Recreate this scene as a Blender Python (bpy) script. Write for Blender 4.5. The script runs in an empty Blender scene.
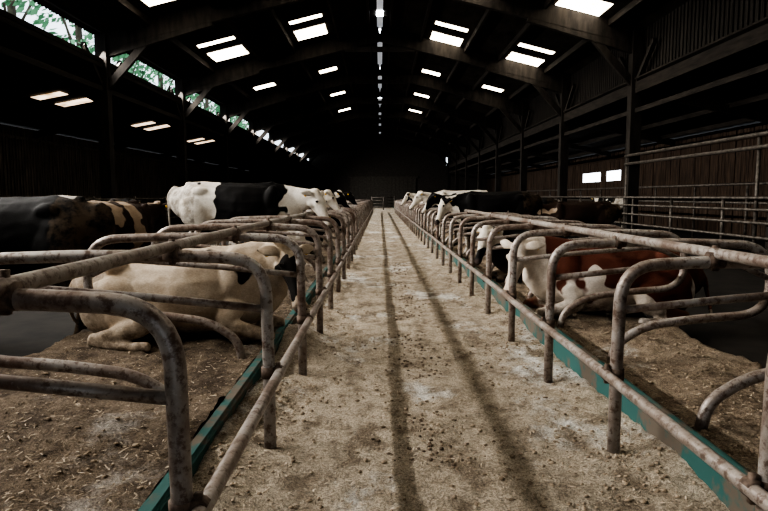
import bpy, bmesh, math, random
from mathutils import Vector, Matrix, noise
random.seed(7)
scene = bpy.context.scene
col = scene.collection
try:
    scene.view_settings.view_transform = 'AgX'
    scene.view_settings.look = 'AgX - High Contrast'
except Exception as e:
    print(e)

# ---------------------------------------------------------------- helpers
def link(ob, parent=None):
    col.objects.link(ob)
    if parent: ob.parent = parent
    return ob

def mesh_obj(name, bm, mat=None, smooth=False, parent=None):
    me = bpy.data.meshes.new(name)
    bm.normal_update()
    bm.to_mesh(me); bm.free()
    if mat: me.materials.append(mat)
    if smooth:
        for p in me.polygons: p.use_smooth = True
    ob = bpy.data.objects.new(name, me)
    return link(ob, parent)

def box(bm, x0, x1, y0, y1, z0, z1):
    vs = [bm.verts.new((x, y, z)) for x in (x0, x1) for y in (y0, y1) for z in (z0, z1)]
    for f in ((0,1,3,2),(4,6,7,5),(0,4,5,1),(2,3,7,6),(0,2,6,4),(1,5,7,3)):
        bm.faces.new([vs[i] for i in f])

def beam(bm, a, b, w, d, up=Vector((0,0,1))):
    a = Vector(a); b = Vector(b)
    t = (b-a).normalized()
    s = t.cross(up)
    if s.length < 1e-3: s = Vector((1,0,0))
    s.normalize(); u = s.cross(t).normalized()
    vs = []
    for p in (a, b):
        for i, j in ((-1,-1),(1,-1),(1,1),(-1,1)):
            vs.append(bm.verts.new(p + s*(i*w/2) + u*(j*d/2)))
    bm.faces.new(vs[0:4][::-1]); bm.faces.new(vs[4:8])
    for i in range(4):
        j = (i+1) % 4
        bm.faces.new((vs[i], vs[j], vs[4+j], vs[4+i]))

def fillet(pts, r, n=6):
    pts = [Vector(p) for p in pts]
    out = [pts[0]]
    for i in range(1, len(pts)-1):
        p = pts[i]; a = pts[i-1]-p; b = pts[i+1]-p
        la, lb = a.length, b.length
        a.normalize(); b.normalize()
        rr = r[i] if isinstance(r, (list, tuple)) else r
        k = min(rr, la*0.48, lb*0.48)
        p0 = p+a*k; p1 = p+b*k
        for j in range(n+1):
            t = j/n
            out.append(p0*(1-t)**2 + p*2*t*(1-t) + p1*t*t)
    out.append(pts[-1])
    return out

def tube(bm, pts, r, seg=10):
    pts = [Vector(p) for p in pts]
    rings = []
    prev = None
    for i, p in enumerate(pts):
        if i == 0: t = pts[1]-p
        elif i == len(pts)-1: t = p-pts[i-1]
        else: t = (pts[i+1]-p).normalized()+(p-pts[i-1]).normalized()
        t.normalize()
        if prev is None:
            ref = Vector((0,0,1)) if abs(t.z) < .9 else Vector((1,0,0))
            n = ref - t*ref.dot(t)
        else:
            n = prev - t*prev.dot(t)
        n.normalize(); prev = n
        b = t.cross(n)
        rings.append([bm.verts.new(p + (n*math.cos(2*math.pi*k/seg)+b*math.sin(2*math.pi*k/seg))*r) for k in range(seg)])
    for a, b in zip(rings, rings[1:]):
        for k in range(seg):
            l = (k+1) % seg
            bm.faces.new((a[k], a[l], b[l], b[k]))
    bm.faces.new(rings[0][::-1]); bm.faces.new(rings[-1])

# ---------------------------------------------------------------- materials
def new_mat(name):
    m = bpy.data.materials.new(name); m.use_nodes = True
    nt = m.node_tree; b = nt.nodes["Principled BSDF"]
    return m, nt, b

def noise_node(nt, vec, scale, detail=4, rough=.6):
    n = nt.nodes.new("ShaderNodeTexNoise")
    n.inputs["Scale"].default_value = scale
    n.inputs["Detail"].default_value = detail
    n.inputs["Roughness"].default_value = rough
    nt.links.new(vec, n.inputs["Vector"])
    return n.outputs["Fac"]

def ramp(nt, fac, stops):
    r = nt.nodes.new("ShaderNodeValToRGB")
    els = r.color_ramp.elements
    while len(els) < len(stops): els.new(.5)
    for e, (p, c) in zip(els, stops):
        e.position = p
        e.color = (c[0], c[1], c[2], 1) if isinstance(c, (tuple, list)) else (c, c, c, 1)
    nt.links.new(fac, r.inputs[0])
    return r.outputs[0]

def mix(nt, fac, a, b, mode='MIX'):
    m = nt.nodes.new("ShaderNodeMix"); m.data_type = 'RGBA'; m.blend_type = mode
    for sock, v in ((m.inputs[0], fac), (m.inputs[6], a), (m.inputs[7], b)):
        if isinstance(v, (int, float)):
            sock.default_value = v if sock == m.inputs[0] else (v, v, v, 1)
        elif isinstance(v, (tuple, list)): sock.default_value = (v[0], v[1], v[2], 1)
        else: nt.links.new(v, sock)
    return m.outputs[2]

def bump(nt, b, h, strength, dist):
    n = nt.nodes.new("ShaderNodeBump")
    n.inputs["Strength"].default_value = strength
    n.inputs["Distance"].default_value = dist
    nt.links.new(h, n.inputs["Height"])
    nt.links.new(n.outputs[0], b.inputs["Normal"])

def objco(nt, scale=(1,1,1)):
    tc = nt.nodes.new("ShaderNodeTexCoord")
    mp = nt.nodes.new("ShaderNodeMapping")
    mp.inputs["Scale"].default_value = scale
    nt.links.new(tc.outputs["Object"], mp.inputs["Vector"])
    return mp.outputs[0]

def simple_mat(name, c1, c2, scale=6, rough=.8, metal=0, stretch=(1,1,1), bstr=.3, bdist=.01, lo=.35, hi=.65):
    m, nt, b = new_mat(name)
    v = objco(nt, stretch)
    f = noise_node(nt, v, scale, 6)
    nt.links.new(ramp(nt, f, [(lo, c1), (hi, c2)]), b.inputs["Base Color"])
    b.inputs["Roughness"].default_value = rough
    b.inputs["Metallic"].default_value = metal
    b.inputs["Specular IOR Level"].default_value = .3
    bump(nt, b, f, bstr, bdist)
    return m

def sawdust_mat(name, dark, mid, light, pale, pale_amt, stretchy=.6, damp=.45):
    m, nt, b = new_mat(name)
    v = objco(nt)
    vs = objco(nt, (1, stretchy, 1))
    big = noise_node(nt, vs, 1.1, 7, .65)
    med = noise_node(nt, v, 7, 8, .75)
    mid2 = noise_node(nt, objco(nt, (1.2, .8, 1)), 3.1, 8, .72)
    fine = noise_node(nt, v, 70, 4, .8)
    vfine = noise_node(nt, v, 220, 2, .7)
    c = ramp(nt, med, [(.32, dark), (.46, mid), (.66, light)])
    c = mix(nt, ramp(nt, big, [(pale_amt, 0.0), (pale_amt+.07, .9)]), c, pale)
    c = mix(nt, ramp(nt, mid2, [(.38, .85), (damp, .0)]), c, dark)
    c = mix(nt, .85, c, ramp(nt, fine, [(.36, .4), (.5, 1.0), (.66, 1.5)]), 'MULTIPLY')
    c = mix(nt, .7, c, ramp(nt, vfine, [(.35, .5), (.62, 1.4)]), 'MULTIPLY')
    nt.links.new(c, b.inputs["Base Color"])
    b.inputs["Roughness"].default_value = .9
    b.inputs["Specular IOR Level"].default_value = .2
    mm = nt.nodes.new("ShaderNodeMath"); mm.operation = 'ADD'
    nt.links.new(fine, mm.inputs[0]); nt.links.new(med, mm.inputs[1])
    bump(nt, b, mm.outputs[0], 1.0, .03)
    return m

M_alley = sawdust_mat("alley_sawdust", (.21,.165,.12), (.47,.40,.315), (.62,.54,.44), (.78,.76,.72), .54, .6, .50)
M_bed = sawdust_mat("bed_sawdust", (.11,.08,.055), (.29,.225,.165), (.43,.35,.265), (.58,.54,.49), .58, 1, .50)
M_bedl = sawdust_mat("shaded_bed_sawdust", (.07,.05,.036), (.19,.145,.105), (.30,.24,.18), (.42,.38,.34), .57, 1, .52)  # darker copy of bed_sawdust, shade of the left bed painted into its colours
M_slurry = simple_mat("slurry_concrete", (.006,.005,.004), (.020,.016,.013), 3, .8)
M_teal = simple_mat("teal_kerb_paint", (.12,.10,.08), (.035,.105,.098), 2.6, .75, lo=.44, hi=.50)

def metal_mat():
    m, nt, b = new_mat("worn_galvanised_tube")
    v = objco(nt)
    n1 = noise_node(nt, v, 2.5, 8, .7)
    n2 = noise_node(nt, v, 26, 6, .7)
    c = ramp(nt, n1, [(.36, (.15,.10,.078)), (.48, (.28,.235,.205)), (.62, (.40,.37,.345))])
    c = mix(nt, ramp(nt, n2, [(.40, .85), (.50, 0.0)]), c, (.11,.068,.05))
    c = mix(nt, ramp(nt, n2, [(.62, 0.0), (.72, .7)]), c, (.54,.50,.46))
    nt.links.new(c, b.inputs["Base Color"])
    b.inputs["Metallic"].default_value = .25
    nt.links.new(ramp(nt, n2, [(.35, .32), (.7, .55)]), b.inputs["Roughness"])
    bump(nt, b, n2, .3, .004)
    return m
M_metal = metal_mat()
M_rust = simple_mat("rusty_clamp", (.06,.04,.03), (.20,.15,.12), 25, .7, .3)
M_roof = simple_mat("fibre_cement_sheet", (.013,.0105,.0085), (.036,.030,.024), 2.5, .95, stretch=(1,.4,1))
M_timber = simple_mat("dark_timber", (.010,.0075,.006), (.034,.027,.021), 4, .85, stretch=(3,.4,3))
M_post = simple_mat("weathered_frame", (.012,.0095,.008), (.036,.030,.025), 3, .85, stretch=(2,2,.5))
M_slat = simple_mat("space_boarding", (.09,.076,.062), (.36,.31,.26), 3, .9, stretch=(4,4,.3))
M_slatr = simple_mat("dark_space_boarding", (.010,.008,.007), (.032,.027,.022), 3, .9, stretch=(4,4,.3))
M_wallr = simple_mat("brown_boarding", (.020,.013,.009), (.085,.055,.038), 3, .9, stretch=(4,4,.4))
M_end = simple_mat("end_wall_block", (.06,.053,.047), (.10,.09,.08), 9, .9)
M_door = simple_mat("grey_sheet_door", (.08,.073,.065), (.13,.12,.105), 5, .8)
M_rail = simple_mat("passage_rail", (.05,.043,.037), (.17,.15,.13), 8, .5, .3)

def emit(name, c, s, noisy=False):
    m, nt, b = new_mat(name)
    b.inputs["Base Color"].default_value = (.8,.8,.78,1)
    b.inputs["Emission Color"].default_value = (*c, 1)
    b.inputs["Emission Strength"].default_value = s
    if noisy:
        v = objco(nt)
        nt.links.new(ramp(nt, noise_node(nt, v, 2.5, 4), [(.3, (c[0]*.4,c[1]*.34,c[2]*.24)), (.6, c)]), b.inputs["Emission Color"])
    return m
M_sky = emit("grp_rooflight", (1.0,.93,.80), 11, True)
M_skyl = emit("stained_rooflight", (1.0,.78,.58), 2.2, True)
M_ridge = emit("ridge_rooflight", (.85,.92,1.0), 12)
M_ridged = emit("dirty_ridge_rooflight", (.8,.86,.95), .3)
M_win = emit("polycarbonate_window", (.85,.92,1.0), 5)

# ---------------------------------------------------------------- camera
cam = bpy.data.cameras.new("camera")
cam.sensor_width = 36; cam.lens = 620/768*36
co = bpy.data.objects.new("camera", cam)
co.location = (0, 0, 1.4)
co.rotation_euler = (math.radians(90-5.48), 0, math.radians(-.37))
link(co); scene.camera = co
cam.clip_end = 300

Y0, Y1 = -6.0, 76.0
XL, XR = -8.6, 8.0
RIDGE, PITCH = 8.65, .25
def roofz(x): return RIDGE - PITCH*abs(x)

# ---------------------------------------------------------------- floors
def strip_grid(name, x0, x1, hfun, mat, nx, parent=None):
    ys = [Y0+.2]; y = -2.0
    while y < Y1-.6:
        ys.append(y); y += .03 + max(0, y-2)*.012
    ys.append(Y1-.6)
    bm = bmesh.new()
    rows = []
    for yy in ys:
        rows.append([bm.verts.new((x0+(x1-x0)*i/nx, yy, hfun(x0+(x1-x0)*i/nx, yy))) for i in range(nx+1)])
    for a, b in zip(rows, rows[1:]):
        for i in range(nx):
            bm.faces.new((a[i], a[i+1], b[i+1], b[i]))
    return mesh_obj(name, bm, mat, True)

PL, PR = -.60, 1.26       # post lines
KL, KR = PL-.27, PR+.27   # kerb alley faces
def fbm(x, y, s): return noise.fractal(Vector((x*s, y*s, 3.1)), 1.0, 2.0, 4)
def alley_h(x, y):
    el = x-KL; er = KR-x
    bank = .15*math.exp(-(el/.24)**2)*(0.6+.9*noise.noise(Vector((x*2, y*1.3, 5)))) + .05*math.exp(-(er/.2)**2)*(0.3+2.0*noise.noise(Vector((x*2, y*1.1, 15))))
    return .015 + .020*fbm(x, y, 2.2) + .014*fbm(x, y, 12) + max(0, bank)
def bed_h(x, y):
    return .155 + .045*fbm(x, y, 1.6) + .02*fbm(x, y, 10)

bm = bmesh.new(); box(bm, -16, 14, Y0-1, Y1+1, -.2, -.005); mesh_obj("floor", bm, M_slurry)
strip_grid("sawdust_alley_floor", KL, KR, alley_h, M_alley, 80)
def bedL(x, y): return bed_h(x, y) if x > -2.78+.08*noise.noise(Vector((y*1.5,0,0))) else -.01
def bedR(x, y): return bed_h(x, y) if x < 2.80+.08*noise.noise(Vector((y*1.5,4,0))) else -.01
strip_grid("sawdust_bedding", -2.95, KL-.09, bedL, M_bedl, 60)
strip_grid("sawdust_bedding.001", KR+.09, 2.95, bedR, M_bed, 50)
for nm, x0, x1 in (("kerb", KL-.09, KL), ("kerb.001", KR, KR+.09)):
    bm = bmesh.new(); box(bm, x0, x1, Y0+.2, Y1-2, -.02, .18 if x0 < 0 else .215)
    bmesh.ops.bevel(bm, geom=bm.edges[:], offset=.02, segments=3, affect='EDGES')
    mesh_obj(nm, bm, M_teal)

bm = bmesh.new()
def flake(x, y, z, s):
    a = random.uniform(0, math.pi); t = random.uniform(-.4, .4)
    d = Vector((math.cos(a), math.sin(a), t))*s*random.uniform(.6, 1.8)
    w = Vector((-math.sin(a), math.cos(a), random.uniform(-.6, .6)))*s*.28
    p = Vector((x, y, z+.004+abs(d.z)*.5))
    bm.faces.new([bm.verts.new(q) for q in (p-d-w, p+d-w, p+d+w, p-d+w)])
for i in range(26000):
    y = 1.6 + 14*random.random()**2
    x = random.uniform(-2.6, 2.7)
    if KL-.09 < x < KL or KR < x < KR+.09: continue
    if KL < x < KR:
        if random.random() < .45 and noise.noise(Vector((x*1.5, y, 0))) < 0: continue
        z = alley_h(x, y)
    else: z = bed_h(x, y)
    flake(x, y, z, random.uniform(.004, .012))
M_straw = simple_mat("straw_flakes", (.22,.17,.12), (.60,.51,.40), 40, .9)
mesh_obj("scattered_straw", bm, M_straw)

def lumps(name, pts, mat):
    bm = bmesh.new()
    base = bmesh.new(); bmesh.ops.create_icosphere(base, subdivisions=1, radius=1)
    bv = [v.co.copy() for v in base.verts]; bf = [[v.index for v in f.verts] for f in base.faces]; base.free()
    for (x, y, z, s) in pts:
        sc = Vector((random.uniform(.7,1.4), random.uniform(.7,1.4), random.uniform(.45,.8)))*s
        vs = [bm.verts.new((x+c.x*sc.x*random.uniform(.75,1.2), y+c.y*sc.y*random.uniform(.75,1.2), z+c.z*sc.z)) for c in bv]
        for f in bf: bm.faces.new([vs[i] for i in f])
    return mesh_obj(name, bm, mat, True)
pts = []
while len(pts) < 7000:
    y = 1.8 + 11*random.random()**1.7; x = random.uniform(KL+.01, KR-.02)
    e = min(x-KL, KR-x)
    pr = .25 + .75*math.exp(-(e/.35)**2)
    if noise.noise(Vector((x*1.6, y*1.1, 8))) < .05: pr *= .25
    if random.random() > pr: continue
    s = .003+.012*random.random()**3
    pts.append((x, y, alley_h(x, y)+s*.2, s))
for i in range(2600):
    y = 1.8 + 8*random.random()**1.7; x = random.uniform(-2.6, KL-.12) if i % 2 else random.uniform(KR+.12, 2.6)
    s = .004+.013*random.random()**3
    pts.append((x, y, bed_h(x, y)+s*.2, s))
M_lump = simple_mat("sawdust_lump", (.15,.11,.075), (.42,.34,.25), 14, .95)
lumps("sawdust_lumps", pts, M_lump)
pts = []
for i in range(900):
    y = random.uniform(3.0, 13); x = .30 + random.gauss(0, .12)+.05*math.sin(y*1.7)
    if noise.noise(Vector((y*1.3, 2, 0))) < -.05: continue
    s = random.uniform(.004, .015)
    pts.append((x, y, alley_h(x, y)+s*.2, s))
M_muck = simple_mat("muck", (.08,.058,.04), (.20,.15,.11), 30, .9)
lumps("muck_clumps", pts, M_muck)

# ---------------------------------------------------------------- cubicle railings
def cubicle_row(name, post, side, ystart, pitch, n, over={}):
    emp = bpy.data.objects.new(name, None); link(emp)
    bm = bmesh.new(); bc = bmesh.new()
    H = 1.09 if side < 0 else 1.055
    for k in range(n):
        y = over.get(k, ystart + pitch*k)
        j = lambda a: random.uniform(-a, a)
        dy = j(.012); hh = H + j(.012)
        seg = 14 if k < 5 else (8 if k < 15 else 6)
        def P(s, z, o=0): return (post+side*s, y+dy+o, z)
        main = [P(0, .0), P(0, .5), P(.01, hh-.02), P(.42, hh), P(1.0, hh), P(1.62, hh-.02), P(1.64, .53), P(1.1, .49), P(.72, .44), P(.5, .30), P(.46, .12)]
        rad = [0, .05, .26, .05, .05, .24, .24, .1, .12, .12, 0]
        tube(bm, fillet(main, rad, 8 if k < 8 else 4), .033, seg)
        mid = [P(.02, .80), P(.6, .86), P(1.35, .92), P(1.60, .80)]
        tube(bm, fillet(mid, .12, 4), .022, seg)
        if k < 24:
            r = Vector(P(.5, hh+.03))
            tube(bc, [r+Vector((-.04,0,-.02)), r+Vector((.04,0,-.02))], .044, 12)
            tube(bc, [r+Vector((0,-.035,.0)), r+Vector((0,.035,.0))], .038, 12)
            box(bc, r.x-.015, r.x+.015, r.y-.012, r.y+.012, r.z-.075, r.z+.058)
            r = Vector(P(0, .455))
            tube(bc, [r+Vector((0,0,-.03)), r+Vector((0,0,.03))], .041, 12)
            r = Vector(P(-.05, .455))
            tube(bc, [r+Vector((0,-.025,0)), r+Vector((0,.025,0))], .035, 12)
            box(bc, r.x-.012, r.x+.012, r.y-.012, r.y+.012, r.z-.05, r.z+.05)
    yend = ystart+pitch*(n-1)+.3
    ys = [ -2 + i*(yend+2)/60 for i in range(61)]
    tube(bm, [(post+side*.5+.012*noise.noise(Vector((q*.3,1,0))), q, H+.045+.012*noise.noise(Vector((q*.4,7,0)))) for q in ys], .030, 12)
    tube(bm, [(post-side*.06+.01*noise.noise(Vector((q*.3,3,0))), q, .455+.012*noise.noise(Vector((q*.4,9,0)))) for q in ys], .027, 12)
    mesh_obj("divider_tubes", bm, M_metal, True, emp)
    mesh_obj("pipe_clamps", bc, M_rust, True, emp)
cubicle_row("cubicle_railing", PL, -1, 1.95-1.38, 1.38, 38, {0: .45, 1: 1.80, 2: 3.28})
cubicle_row("cubicle_railing.001", PR, 1, 3.23-1.3*2, 1.30, 41, {2: 3.22})

# ---------------------------------------------------------------- barn shell
bm = bmesh.new()
def sheet(bm, x0, z0, x1, z1, y0, y1, th=.05):
    vs = [bm.verts.new(p) for p in ((x0,y0,z0),(x1,y0,z1),(x1,y1,z1),(x0,y1,z0),(x0,y0,z0+th),(x1,y0,z1+th),(x1,y1,z1+th),(x0,y1,z0+th))]
    for f in ((3,2,1,0),(4,5,6,7),(0,1,5,4),(1,2,6,5),(2,3,7,6),(3,0,4,7)): bm.faces.new([vs[i] for i in f])
def corrug(bm, x0, z0, x1, z1, y0, y1):
    ny = int((y1-y0)/.09)
    prev = None
    for i in range(ny+1):
        y = y0+(y1-y0)*i/ny; d = .025*(1 if i % 2 else -1)
        row = [bm.verts.new((x0, y, z0+d)), bm.verts.new((x1, y, z1+d))]
        if prev: bm.faces.new((prev[0], row[0], row[1], prev[1]))
        prev = row
XLE = -8.95
sheet(bm, XLE, roofz(XLE)+.06, 0, RIDGE+.06, Y0, Y1); corrug(bm, XLE, roofz(XLE), 0, RIDGE, Y0, Y1)
sheet(bm, 0, RIDGE+.06, 8.3, roofz(8.3)+.06, Y0, Y1); corrug(bm, 0, RIDGE, 8.3, roofz(8.3), Y0, Y1)
LZ0, LZ1, LX = 5.46, 4.25, -15.0
sheet(bm, LX-.3, LZ1, -8.5, LZ0, Y0, Y1)
RZ0, RZ1, RX = 5.0, 3.9, 13.0
sheet(bm, 7.9, RZ0, RX+.3, RZ1, Y0, Y1)
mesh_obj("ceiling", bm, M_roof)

frames = [4.9-7.5, 4.9, 12.35, 19.8, 27.3, 34.8, 42.3, 49.8, 57.3, 64.8, 72.3]
bm = bmesh.new()
for y in frames:
    for s, X in ((-1, abs(XL)), (1, XR)):
        top = roofz(X)-.25
        box(bm, s*X-.17, s*X+.17, y-.17, y+.17, -.01, top+.1)
        beam(bm, (s*X, y, top-.05), (0, y, RIDGE-.36), .2, .58)
        beam(bm, (s*X, y, top-.45), (s*(X-3.4), y, roofz(X-3.4)-.55), .18, .34)
        beam(bm, (s*X, y, top-1.6), (s*(X-1.6), y, roofz(X-1.6)-.5), .14, .22)
        beam(bm, (s*X, y, top-2.0), (s*(X+1.6), y, top-1.15), .12, .16)
        beam(bm, (s*X, y, top-1.6), (s*X, y+1.3, top-.45), .12, .14)
        beam(bm, (s*X, y, top-1.6), (s*X, y-1.3, top-.45), .12, .14)
    beam(bm, (XL, y, LZ0-.25), (LX+.1, y, LZ1-.2), .14, .25)
    beam(bm, (XR, y, RZ0-.25), (RX-.15, y, RZ1-.2), .14, .25)
    beam(bm, (-1.5, y, roofz(1.5)-.62), (1.5, y, roofz(1.5)-.62), .14, .2)
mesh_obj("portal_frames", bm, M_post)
bm = bmesh.new()
for X in (.45, 1.75, 3.65, 5.1, 7.1):
    for s in (-1, 1):
        beam(bm, (s*X, Y0, roofz(X)-.14), (s*X, Y1-.35, roofz(X)-.14), .09, .20)
for X in (-9.8, -12.6, -14.2):
    z = LZ0+(LZ1-LZ0)*(X+8.6)/(LX+8.6)
    beam(bm, (X, Y0+.2, z-.12), (X, Y1-.35, z-.12), .09, .16)
for X in (9.4, 11, 12.3):
    z = RZ0+(RZ1-RZ0)*(X-8)/(RX-8)
    beam(bm, (X, Y0+.2, z-.12), (X, Y1-.35, z-.12), .09, .16)
beam(bm, (XL, Y0+.2, 5.46), (XL, Y1-.35, 5.46), .14, .28)
beam(bm, (XL+.02, Y0+.2, roofz(XL)-.03), (XL+.02, Y1-.35, roofz(XL)-.03), .10, .14)
beam(bm, (XR, Y0+.2, 4.75), (XR, Y1-.35, 4.75), .14, .34)
beam(bm, (XR, Y0+.2, 4.05), (XR, Y1-.35, 4.05), .10, .14)
beam(bm, (XL, Y0+.2, 4.7), (XL, Y1-.35, 4.7), .10, .16)
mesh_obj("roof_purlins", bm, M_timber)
bm = bmesh.new()
y = Y0+.2
while y < Y1-.5:
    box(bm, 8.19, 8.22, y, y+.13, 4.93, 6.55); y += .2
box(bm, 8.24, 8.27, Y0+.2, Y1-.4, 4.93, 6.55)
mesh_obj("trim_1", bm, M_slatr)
def slat_wall(name, X, h, mat, back, w=.17, gap=.06, skip=None):
    bm = bmesh.new(); y = Y0
    while y < Y1:
        o = random.uniform(-.02, .02); hh = h - abs(random.gauss(0, .03))
        if not (skip and skip(y)):
            box(bm, X-.02+o, X+.02+o, y, y+w, -.01, hh)
        else:
            box(bm, X-.02+o, X+.02+o, y, y+w, -.01, 2.25); box(bm, X-.02+o, X+.02+o, y, y+w, 2.8, hh)
        y += w+gap
    box(bm, X+back-.02, X+back+.02, Y0, Y1, -.01, 1.9)
    box(bm, X+back-.02, X+back+.02, Y0, Y1, 2.9 if skip else 1.9, h)
    for z in (1.3, h-.5):
        box(bm, X-back-.04, X-back+.04, Y0, Y1, z, z+.12)
    return mesh_obj(name, bm, mat)
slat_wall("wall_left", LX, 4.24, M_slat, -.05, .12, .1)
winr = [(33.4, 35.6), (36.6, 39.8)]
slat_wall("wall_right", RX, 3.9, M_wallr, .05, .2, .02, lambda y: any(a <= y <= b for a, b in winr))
for i, (a, b) in enumerate(winr):
    bm = bmesh.new(); box(bm, RX+.03, RX+.05, a, b+.2, 2.2, 2.85); mesh_obj("window_%d" % (i+1), bm, M_win)
bm = bmesh.new(); box(bm, RX+.06, RX+.1, Y0, Y1, 1.9, 2.95); mesh_obj("wall_right.001", bm, M_wallr)
def gable(name, y, mat, door):
    bm = bmesh.new()
    x0, x1, dh = door
    def col_(a, b, za, zb, base=-.01):
        vs = [bm.verts.new(p) for p in ((a,y,base),(b,y,base),(b,y,zb),(a,y,za),(a,y+.15,base),(b,y+.15,base),(b,y+.15,zb),(a,y+.15,za))]
        for f in ((0,1,2,3),(7,6,5,4),(0,4,5,1),(1,5,6,2),(2,6,7,3),(3,7,4,0)): bm.faces.new([vs[i] for i in f])
    col_(LX, -8.6, LZ1, LZ0); col_(-8.6, x0, roofz(8.6), roofz(x0))
    if x0 < 0:
        col_(x0, 0, roofz(x0), RIDGE, dh); col_(0, x1, RIDGE, roofz(x1), dh)
    col_(x1, 8, roofz(x1), roofz(8)); col_(8, RX, RZ0, RZ1)
    return mesh_obj(name, bm, mat)
gable("wall_far", Y1-.3, M_end, (-.05, .05, .1))
gable("wall_near", Y0, M_end, (-1.6, 2.2, 3.0))
bm = bmesh.new()
for i in range(16): box(bm, -3.6+i*.5, -3.6+i*.5+.47, Y1-.40, Y1-.34, 0, 3.6)
box(bm, -3.8, 4.6, Y1-.44, Y1-.34, 3.6, 3.75)
mesh_obj("door_1", bm, M_door)

# rooflights
bm = bmesh.new(); bl = bmesh.new(); br = bmesh.new(); bd = bmesh.new()
def panel(bm, x0, x1, y0, y1, zf, d=.045):
    vs = []
    for x, y in ((x0,y0),(x1,y0),(x1,y1),(x0,y1)):
        vs.append(bm.verts.new((x, y, zf(x)-d)))
    us = [bm.verts.new(v.co+Vector((0,0,.012))) for v in vs]
    bm.faces.new(vs[::-1]); bm.faces.new(us)
    for i in range(4):
        j = (i+1) % 4; bm.faces.new((vs[i], vs[j], us[j], us[i]))
for k in range(-3, 4):
    o = 7.5*k+1.3
    for (xa, xb) in ((-3.35, -2.15), (-6.75, -5.4)):
        if k < 1:
            panel(bm, xa, xb, 22.25+o, 22.6+o, roofz); panel(bm, xa, xb, 23.6+o, 25.0+o, roofz)
        elif k == 1 or xa > -4: panel(bm, xa+.2, xb-.1, 24.0+o, 24.7+o, roofz)
    for (xa, xb) in ((2.15, 3.4), (5.4, 6.75)):
        if k < 1:
            panel(bm, xa, xb, 23.2+o, 23.6+o, roofz); panel(bm, xa, xb, 24.7+o, 26.2+o, roofz)
        elif k == 1 or xa < 4: panel(bm, xa+.1, xb-.2, 24.6+o, 25.3+o, roofz)
lz = lambda x: LZ0+(LZ1-LZ0)*(x+8.6)/(LX+8.6)
for k in range(-1, 3):
    o = 8.6*k
    panel(bl, -12.0, -11.0, 21.8+o, 22.4+o, lz); panel(bl, -12.0, -10.8, 23.4+o, 24.1+o, lz)
mesh_obj("rooflight_panels", bm, M_sky)
mesh_obj("rooflight_panels.001", bl, M_skyl)
rz = lambda x: RIDGE-.06
for y in (10.5, 17, 25.2, 27.9, 36.0, 46):
    panel(br, -.14, .14, y-.35, y+.35, rz, .05)
panel(bd, -.12, .12, Y0+.2, Y1-.4, rz, .02)
mesh_obj("ridge_light", br, M_ridge)
mesh_obj("ridge_strip", bd, M_ridged)

# ---------------------------------------------------------------- passage rails
def fence(name, X, ya, yb, hs, pitch=2.5, hp=1.4, r=.03):
    bm = bmesh.new()
    for h in hs: tube(bm, [(X, ya, h), (X, yb, h)], r, 8)
    y = ya
    while y <= yb+.01:
        tube(bm, [(X+.05, y, -.01), (X+.05, y, hp)], .04, 8); y += pitch
    return mesh_obj(name, bm, M_rail, True)
fence("passage_fence", 7.70, 9.0, 46.5, (.55, .85, 1.12, 1.36), 2.5)
fence("passage_fence.001", 7.78, 6.0, 19.8, (2.40, 2.66), 6.9, 2.7, .045)
fence("passage_fence.002", -8.3, 9.0, 60.0, (.55, .9, 1.3), 3)
fence("passage_fence.003", 10.6, 12.0, 45, (1.2, 1.75), 3, 1.8, .04)

bm = bmesh.new()
for h in (.35, .65, .95, 1.25): tube(bm, [(-.8, 62, h), (1.45, 62, h)], .04, 8)
for x in (-.8, .35, 1.45): tube(bm, [(x, 62, .02), (x, 62, 1.35)], .05, 8)
mesh_obj("alley_gate", bm, M_rail, True)

# ---------------------------------------------------------------- trees outside
M_leaf = simple_mat("leaves", (.06,.18,.08), (.18,.38,.20), .8, .6)
M_bark = simple_mat("bark", (.05,.04,.03), (.12,.10,.07), 4, .9)
emp = bpy.data.objects.new("tree_line", None); link(emp)
bm = bmesh.new()
for i in range(19000):
    y = random.uniform(2, 95); x = random.uniform(-21, -18)
    z = random.uniform(6.5, 14.5)
    if noise.noise(Vector((x*.4, y*.28, z*.55))) < -.12: continue
    s = random.uniform(.14, .34)
    n = Vector((random.gauss(0,1), random.gauss(0,1), random.gauss(0,1))).normalized()
    a = n.orthogonal().normalized(); b = n.cross(a)
    p = Vector((x, y, z))
    bm.faces.new([bm.verts.new(q) for q in (p-a*s, p-b*s*.5, p+a*s, p+b*s*.5)])
mesh_obj("foliage", bm, M_leaf, False, emp)
bm = bmesh.new()
for i in range(12):
    y = 4+i*7.5
    tube(bm, [(-19.5, y, -.1), (-19.4, y+.3, 5), (-19.6, y+.1, 13)], .22, 8)
    for q in range(5):
        tube(bm, [(-19.5, y+.2, 6+q), (-19.2+random.uniform(-1,1), y+random.uniform(-3,3), 9+q)], .07, 6)
mesh_obj("trunks", bm, M_bark, True, emp)

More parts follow.
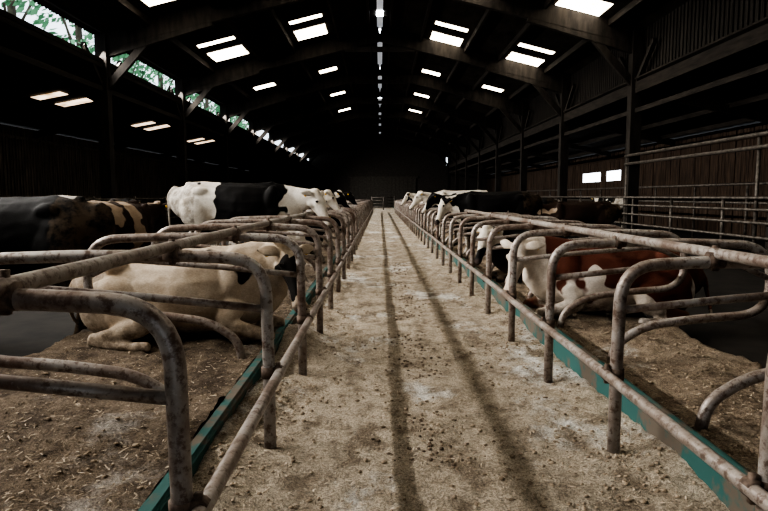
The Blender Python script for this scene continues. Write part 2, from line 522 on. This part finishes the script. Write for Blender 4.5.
# ---------------------------------------------------------------- cows
def loft(bm, pts, ref=(0,1,0), seg=18, sub=4):
    ref = Vector(ref)
    P = [Vector(p[:3]) for p in pts]; A = [p[3] for p in pts]; B = [p[4] for p in pts]
    def cr(v0, v1, v2, v3, t):
        return .5*((2*v1)+(v2-v0)*t+(2*v0-5*v1+4*v2-v3)*t*t+(3*v1-v0-3*v2+v3)*t*t*t)
    path = []
    n = len(P)
    for i in range(n-1):
        g = lambda arr, k: arr[max(0, min(n-1, k))]
        for j in range(sub):
            t = j/sub
            path.append((cr(g(P,i-1),P[i],P[i+1],g(P,i+2),t), max(.008, cr(g(A,i-1),A[i],A[i+1],g(A,i+2),t)), max(.008, cr(g(B,i-1),B[i],B[i+1],g(B,i+2),t))))
    path.append((P[-1], A[-1], B[-1]))
    def endcap(first):
        p, a, b = path[0] if first else path[-1]
        q = path[1][0] if first else path[-2][0]
        d = (p-q).normalized(); r = min(a, b)*.75
        res = []
        for ang in (30, 55, 78):
            c = math.cos(math.radians(ang)); s = math.sin(math.radians(ang))
            res.append((p+d*r*s, a*c, b*c))
        return res
    path = endcap(True)[::-1] + path + endcap(False)
    rings = []
    for i, (p, a, b) in enumerate(path):
        t = (path[min(i+1, len(path)-1)][0]-path[max(i-1, 0)][0]).normalized()
        L = ref - t*ref.dot(t); L.normalize(); U = t.cross(L)
        rings.append([bm.verts.new(p+L*a*math.cos(2*math.pi*k/seg)+U*b*math.sin(2*math.pi*k/seg)) for k in range(seg)])
    for a, b in zip(rings, rings[1:]):
        for k in range(seg):
            l = (k+1) % seg; bm.faces.new((a[k], a[l], b[l], b[k]))
    bm.faces.new(rings[0][::-1]); bm.faces.new(rings[-1])

def ellipsoid(bm, c, r, rot=None):
    m = Matrix.Translation(c) @ (rot.to_4x4() if rot else Matrix.Identity(4)) @ Matrix.Diagonal((r[0], r[1], r[2], 1))
    bmesh.ops.create_uvsphere(bm, u_segments=20, v_segments=14, radius=1, matrix=m)

M_eye, nt_, b_ = new_mat("cow_eye"); b_.inputs["Base Color"].default_value = (.008,.005,.004,1); b_.inputs["Roughness"].default_value = .1
M_nost, nt_, b_ = new_mat("cow_nostril"); b_.inputs["Base Color"].default_value = (.02,.01,.01,1)
M_tag, nt_, b_ = new_mat("ear_tag"); b_.inputs["Base Color"].default_value = (.65,.42,.05,1)

def coat_mat(name, light, dark, muzzle):
    m, nt, b = new_mat(name)
    a = nt.nodes.new("ShaderNodeAttribute"); a.attribute_name = "coat"
    pm = nt.nodes.new("ShaderNodeAttribute"); pm.attribute_name = "muzzle"
    ph = nt.nodes.new("ShaderNodeAttribute"); ph.attribute_name = "hoof"
    pd = nt.nodes.new("ShaderNodeAttribute"); pd.attribute_name = "dirt"
    v = objco(nt)
    fn = noise_node(nt, v, 4, 6, .7)
    hair = noise_node(nt, objco(nt, (1, 2.5, 2.5)), 45, 5, .75)
    lc = mix(nt, ramp(nt, fn, [(.42, 0.0), (.7, .7)]), light, tuple(c*q for c, q in zip(light, (.62,.55,.46))))
    dc = mix(nt, ramp(nt, fn, [(.5, 0.0), (.8, .4)]), dark, tuple(c*1.7+.003 for c in dark))
    c = mix(nt, ramp(nt, a.outputs["Fac"], [(.48, 0.0), (.52, 1.0)]), lc, dc)
    c = mix(nt, .5, c, ramp(nt, hair, [(.35, .6), (.65, 1.15)]), 'MULTIPLY')
    mm = nt.nodes.new("ShaderNodeMath"); mm.operation = 'MULTIPLY'
    nt.links.new(pd.outputs["Fac"], mm.inputs[0]); nt.links.new(ramp(nt, noise_node(nt, v, 9, 6, .75), [(.38, 0.0), (.58, 1.0)]), mm.inputs[1])
    c = mix(nt, mm.outputs[0], c, (.10,.07,.045))
    c = mix(nt, pm.outputs["Fac"], c, muzzle)
    c = mix(nt, ph.outputs["Fac"], c, (.04,.03,.022))
    nt.links.new(c, b.inputs["Base Color"])
    b.inputs["Roughness"].default_value = .65
    b.inputs["Specular IOR Level"].default_value = .10
    bump(nt, b, hair, .5, .008)
    return m

def make_cow(loc, rot, scale, pose, mat, seed, bias, head=None, vox=.02, patches=()):
    bm = bmesh.new()
    if pose == 'stand':
        trunk = [(-.88,0,1.17,.12,.19),(-.76,0,1.13,.20,.27),(-.55,0,1.10,.25,.325),(-.28,0,1.05,.275,.355),(.05,0,.99,.345,.405),(.32,0,.98,.325,.405),(.52,0,1.0,.25,.385),(.74,0,1.03,.18,.32),(.86,0,1.07,.13,.22)]
        loft(bm, trunk)
        loft(bm, [(-.72,0,1.38,.045,.04),(-.3,0,1.375,.04,.04),(.2,0,1.36,.04,.045),(.55,0,1.375,.05,.05)])
        for s in (-1, 1):
            ellipsoid(bm, (-.48, s*.18, 1.27), (.13,.075,.075))
            ellipsoid(bm, (.52, s*.155, 1.08), (.13,.115,.30), Matrix.Rotation(math.radians(15), 3, 'Y'))
            f = .05*s
            loft(bm, [(.56,s*.17,.98,.11,.15),(.58+f,s*.19,.76,.085,.11),(.60+f,s*.185,.60,.055,.07),(.61+f,s*.18,.44,.05,.056),(.60+f,s*.18,.36,.036,.04),(.595+f,s*.18,.22,.031,.036),(.60+f,s*.18,.14,.042,.046),(.63+f,s*.18,.08,.042,.05),(.65+f,s*.18,.03,.054,.066)])
            g = -.07*s
            loft(bm, [(-.60,s*.15,1.12,.13,.22),(-.55,s*.19,.92,.12,.22),(-.55+g*.5,s*.20,.76,.085,.15),(-.64+g,s*.19,.60,.052,.085),(-.71+g,s*.18,.50,.045,.062),(-.70+g,s*.18,.40,.036,.045),(-.67+g,s*.18,.24,.032,.037),(-.66+g,s*.18,.14,.042,.046),(-.63+g,s*.18,.08,.042,.05),(-.61+g,s*.18,.03,.054,.066)])
        ellipsoid(bm, (-.38,0,.66), (.22,.17,.17))
        for sx in (-.44, -.30):
            for s in (-1, 1): loft(bm, [(sx,s*.07,.55,.02,.02),(sx,s*.08,.46,.015,.015)])
        loft(bm, [(-.90,0,1.33,.035,.035),(-.99,0,1.22,.03,.03),(-1.01,.02,.9,.02,.022),(-.99,.03,.62,.018,.02),(-.98,.03,.5,.04,.04),(-.98,.03,.36,.02,.02)])
        hd = head or dict(p=(1.22,0,1.30), pitch=52, yaw=0)
        nb = [(.62,0,1.10,.15,.31)]; nb2 = (.86,0,1.13,.105,.235)
    else:
        trunk = [(-.86,.02,.40,.13,.17),(-.74,0,.42,.24,.27),(-.52,0,.43,.31,.335),(-.25,0,.42,.36,.36),(.05,0,.42,.43,.375),(.32,0,.43,.39,.38),(.54,0,.46,.27,.36),(.74,0,.50,.19,.30),(.86,0,.54,.13,.21)]
        loft(bm, trunk)
        loft(bm, [(-.70,0,.73,.045,.04),(-.3,0,.765,.04,.04),(.2,0,.775,.04,.045),(.55,0,.80,.05,.05)])
        for s in (-1, 1):
            ellipsoid(bm, (-.46, s*.22, .67), (.10,.08,.08))
            ellipsoid(bm, (.50, s*.19, .52), (.14,.12,.29), Matrix.Rotation(math.radians(18), 3, 'Y'))
            ellipsoid(bm, (-.47, s*.31, .34), (.27,.14,.25), Matrix.Rotation(math.radians(-25), 3, 'Y'))
            loft(bm, [(.52,s*.24,.34,.09,.13),(.50,s*.30,.19,.075,.09),(.68,s*.30,.13,.06,.065),(.86,s*.28,.09,.052,.055)], seg=14)
            loft(bm, [(.87,s*.28,.085,.045,.05),(.74,s*.23,.055,.034,.036),(.60,s*.21,.05,.04,.042),(.52,s*.21,.05,.05,.045)], seg=14)
            loft(bm, [(-.42,s*.34,.32,.12,.2),(-.16,s*.43,.25,.09,.12),(-.32,s*.48,.15,.065,.08),(-.56,s*.48,.10,.05,.055)], seg=14)
            loft(bm, [(-.57,s*.48,.085,.045,.048),(-.38,s*.53,.055,.034,.036),(-.20,s*.54,.052,.04,.042),(-.10,s*.54,.05,.05,.045)], seg=14)
        loft(bm, [(-.88,0,.55,.035,.035),(-.97,.02,.42,.03,.03),(-1.0,.10,.16,.022,.022),(-.92,.3,.05,.02,.02),(-.80,.42,.045,.035,.03),(-.70,.46,.04,.02,.02)], ref=(1,.3,0))
        hd = head or dict(p=(1.15,0,.92), pitch=42, yaw=0)
        nb = [(.58,0,.58,.16,.29)]; nb2 = (.82,0,.68,.115,.22)
    hp = Vector(hd['p'])
    HM = Matrix.Translation(hp) @ Matrix.Rotation(math.radians(hd['yaw']), 4, 'Z') @ Matrix.Rotation(math.radians(hd['pitch']), 4, 'Y')
    mid = Vector(nb2[:3]).lerp(hp, .5)
    loft(bm, nb+[nb2, (mid.x, mid.y, mid.z-.01, .09, .165), (hp.x, hp.y, hp.z-.03, .08, .115)])
    def hl(pts, ref=(0,1,0)):
        out = []
        for p in pts:
            q = HM @ Vector(p[:3]); out.append((q.x, q.y, q.z, p[3], p[4]))
        rr = HM.to_3x3() @ Vector(ref)
        loft(bm, out, ref=rr, seg=16)
    hl([(-.05,0,-.01,.075,.085),(.03,0,.005,.088,.09),(.13,0,.0,.094,.092),(.22,0,-.012,.072,.08),(.33,0,-.028,.056,.062),(.43,0,-.036,.058,.054),(.50,0,-.04,.066,.05),(.53,0,-.045,.058,.042)])
    hl([(.03,0,-.09,.055,.07),(.13,0,-.115,.05,.055),(.26,0,-.095,.038,.038),(.38,0,-.08,.036,.028),(.47,0,-.078,.042,.024)])
    for s in (-1, 1):
        q = HM @ Vector((.135, s*.078, .038)); ellipsoid(bm, q, (.036,.028,.028))
        q = HM @ Vector((.10, s*.062, -.07)); ellipsoid(bm, q, (.07,.035,.06))
        q = HM @ Vector((.505, s*.04, -.022)); ellipsoid(bm, q, (.032,.028,.028))
        hl([(.0,s*.07,.015,.022,.028),(-.01,s*.13,.03,.018,.05),(-.03,s*.19,.015,.015,.055),(-.06,s*.26,-.02,.013,.02)], ref=(.5,0,1))
    q = HM @ Vector((-.03, 0, .055)); ellipsoid(bm, q, (.06,.055,.05))
    me = bpy.data.meshes.new("tmp"); bm.to_mesh(me); bm.free()
    tmp = bpy.data.objects.new("tmp", me); col.objects.link(tmp)
    r = tmp.modifiers.new("r", 'REMESH'); r.mode = 'VOXEL'; r.voxel_size = vox
    sm = tmp.modifiers.new("s", 'SMOOTH'); sm.factor = .5; sm.iterations = 4 if vox < .019 else 2
    dg = bpy.context.evaluated_depsgraph_get()
    body = bpy.data.meshes.new_from_object(tmp.evaluated_get(dg))
    bpy.data.objects.remove(tmp)
    body.materials.clear(); body.materials.append(mat)
    norms = [v.normal.copy() for v in body.vertices]
    for v, nn in zip(body.vertices, norms):
        tor = 1.0 if v.co.x < .8 else .2
        lim = .45 if pose == 'stand' else .15
        if v.co.z < lim: tor *= .25
        d = .011*noise.fractal(v.co*4.5, 1.0, 2.0, 3)
        v.co += nn*d*tor
    names = ("coat", "muzzle", "hoof", "dirt")
    at = {n_: body.attributes.new(n_, 'FLOAT', 'POINT') for n_ in names}
    mz = HM @ Vector((.53,0,-.05))
    HI = HM.inverted()
    so = Vector((seed*7.3, seed*3.1, seed*5.7))
    ground = .5 if pose == 'stand' else .2
    for i, v in enumerate(body.vertices):
        p = v.co
        f = .5 + bias + .9*noise.fractal(p*1.5+so, 1.0, 2.0, 4)
        for (x, y, z, rr, am_) in patches:
            d = (Vector((x, y if y is not None else p.y, z if z is not None else p.z))-p).length/rr
            if d < 1.8: f += am_*math.exp(-d*d*1.5)
        if pose == 'stand' and p.z < .5: f -= (.5-p.z)*1.2
        hq = HI @ p
        if hq.x > 0.02 and abs(hq.y) < .04 and hq.z > 0 and hq.x < .6 and bias < .5: f -= .3
        at["coat"].data[i].value = max(0, min(1, f))
        at["muzzle"].data[i].value = max(0, min(1, 1.6-(p-mz).length/.055))
        at["hoof"].data[i].value = 1.0 if (pose == 'stand' and p.z < .075) else 0.0
        dd = max(0, min(.8, (ground*1.5-p.z)/ground))
        if p.x < -.55: dd = max(dd, .6)
        at["dirt"].data[i].value = dd
    for p in body.polygons: p.use_smooth = True
    ob = bpy.data.objects.new("cow", body); link(ob)
    bm = bmesh.new()
    for s in (-1, 1):
        q = HM @ Vector((.14, s*.096, .042)); ellipsoid(bm, q, (.022,.016,.019))
    mesh_obj("eyes", bm, M_eye, True, ob)
    bm = bmesh.new()
    for s in (-1, 1):
        q = HM @ Vector((.545, s*.038, -.022)); ellipsoid(bm, q, (.012,.014,.010))
    mesh_obj("nostrils", bm, M_nost, True, ob)
    bm = bmesh.new()
    for s in (-1, 1):
        q = HM @ Vector((-.02, s*.18, -.02)); ellipsoid(bm, q, (.024,.012,.028))
    mesh_obj("ear_tags", bm, M_tag, True, ob)
    ob.location = loc; ob.rotation_euler = (0, 0, math.radians(rot)); ob.scale = (scale,)*3
    return ob

C_bw = coat_mat("black_white_coat", (.72,.68,.62), (.006,.0055,.0055), (.07,.05,.045))
C_cream = coat_mat("cream_coat", (.52,.435,.345), (.012,.010,.009), (.10,.07,.06))
C_red = coat_mat("red_white_coat", (.74,.67,.60), (.105,.035,.022), (.30,.18,.15))
C_brown = coat_mat("dark_brown_coat", (.36,.28,.21), (.022,.012,.008), (.06,.04,.03))

B = .155
# left row
make_cow((-3.50, 5.9, 0), 176, .99, 'stand', C_bw, 1, .75, vox=.02)
make_cow((-1.80, 5.50, B-.03), 0, 1.0, 'lie', C_cream, 2, -.42, head=dict(p=(1.00,-.14,.78), pitch=52, yaw=-62), vox=.014, patches=((1.12,-.30,.62,.26,1.8),))
make_cow((-2.20, 9.54, B), 0, 1.03, 'stand', C_bw, 3, -.12, head=dict(p=(1.18,-.08,1.22), pitch=55, yaw=-35), vox=.017, patches=((-.75,None,1.15,.40,-1.2),(.15,None,1.1,.60,1.3),(1.3,-.2,1.05,.35,-1.0)))
make_cow((-3.95, 9.3, 0), 78, .94, 'stand', C_brown, 4, .28, vox=.022)
make_cow((-2.35, 13.65, B), 0, .99, 'stand', C_bw, 5, .25, vox=.024, patches=((1.3,0,1.1,.4,-1.5),))
make_cow((-2.3, 16.4, B), 4, 1.0, 'stand', C_bw, 6, .15, vox=.028)
make_cow((-2.3, 21.9, B), 0, 1.0, 'stand', C_bw, 8, .2, vox=.03)
make_cow((-2.05, 12.3, B-.03), 0, .95, 'lie', C_bw, 9, .1, vox=.028)
make_cow((-5.6, 13.5, 0), 100, .95, 'stand', C_bw, 10, .3, vox=.03)
# right row
make_cow((2.46, 6.48, B-.03), 180, .98, 'lie', C_red, 11, .10, head=dict(p=(1.03,.10,.76), pitch=58, yaw=50), vox=.014, patches=((1.02,None,.6,.22,-1.3),(.1,None,.70,.30,.3),(-.5,None,.5,.3,.1),(-.1,None,.16,.25,-.7),(-.25,None,.5,.10,-.6),(.3,None,.55,.10,-.5)))
make_cow((2.52, 9.08, B-.03), 180, .95, 'lie', C_bw, 12, .5, head=dict(p=(1.02,.1,.8), pitch=55, yaw=50), vox=.02, patches=((1.2,0,.6,.35,-.5),))
make_cow((2.42, 12.98, B), 180, .95, 'stand', C_bw, 13, .5, head=dict(p=(1.12,.05,1.2), pitch=62, yaw=25), vox=.022, patches=((1.3,0,1.0,.3,-1.2),))
make_cow((2.5, 15.58, B), 180, .95, 'stand', C_bw, 19, .2, vox=.028)
make_cow((2.4, 18.2, B), 180, 1.0, 'stand', C_bw, 14, -.1, vox=.03, patches=((.2,None,1.1,.5,-.8),))
make_cow((2.4, 25.9, B), 180, 1.0, 'stand', C_bw, 15, .1, vox=.03)
make_cow((5.0, 20.5, 0), 160, .95, 'stand', C_bw, 16, .45, vox=.03)
make_cow((9.3, 25.0, 0), 100, .98, 'stand', C_bw, 17, .1, vox=.03)
make_cow((4.7, 14.5, 0), 175, .90, 'stand', C_brown, 18, .4, vox=.03)

# ---------------------------------------------------------------- light
w = bpy.data.worlds.new("world"); scene.world = w; w.use_nodes = True
bg = w.node_tree.nodes["Background"]
bg.inputs[0].default_value = (.80,.90,1.0,1); bg.inputs[1].default_value = 2.2
la = bpy.data.lights.new("clerestory_daylight", 'AREA')
la.shape = 'RECTANGLE'; la.size = .20; la.size_y = 70; la.energy = 5200; la.color = (1.0,.965,.91)
la.spread = math.radians(110)
lo = bpy.data.objects.new("clerestory_daylight", la)
lo.location = (-8.58, 36, 5.74)
d = Vector((8.6, 0, -5.9)).normalized()
z = -d; yv = Vector((0,1,0)); x = yv.cross(z).normalized()
lo.matrix_world = Matrix.Translation(lo.location) @ Matrix((x, yv, z)).transposed().to_4x4()
link(lo)
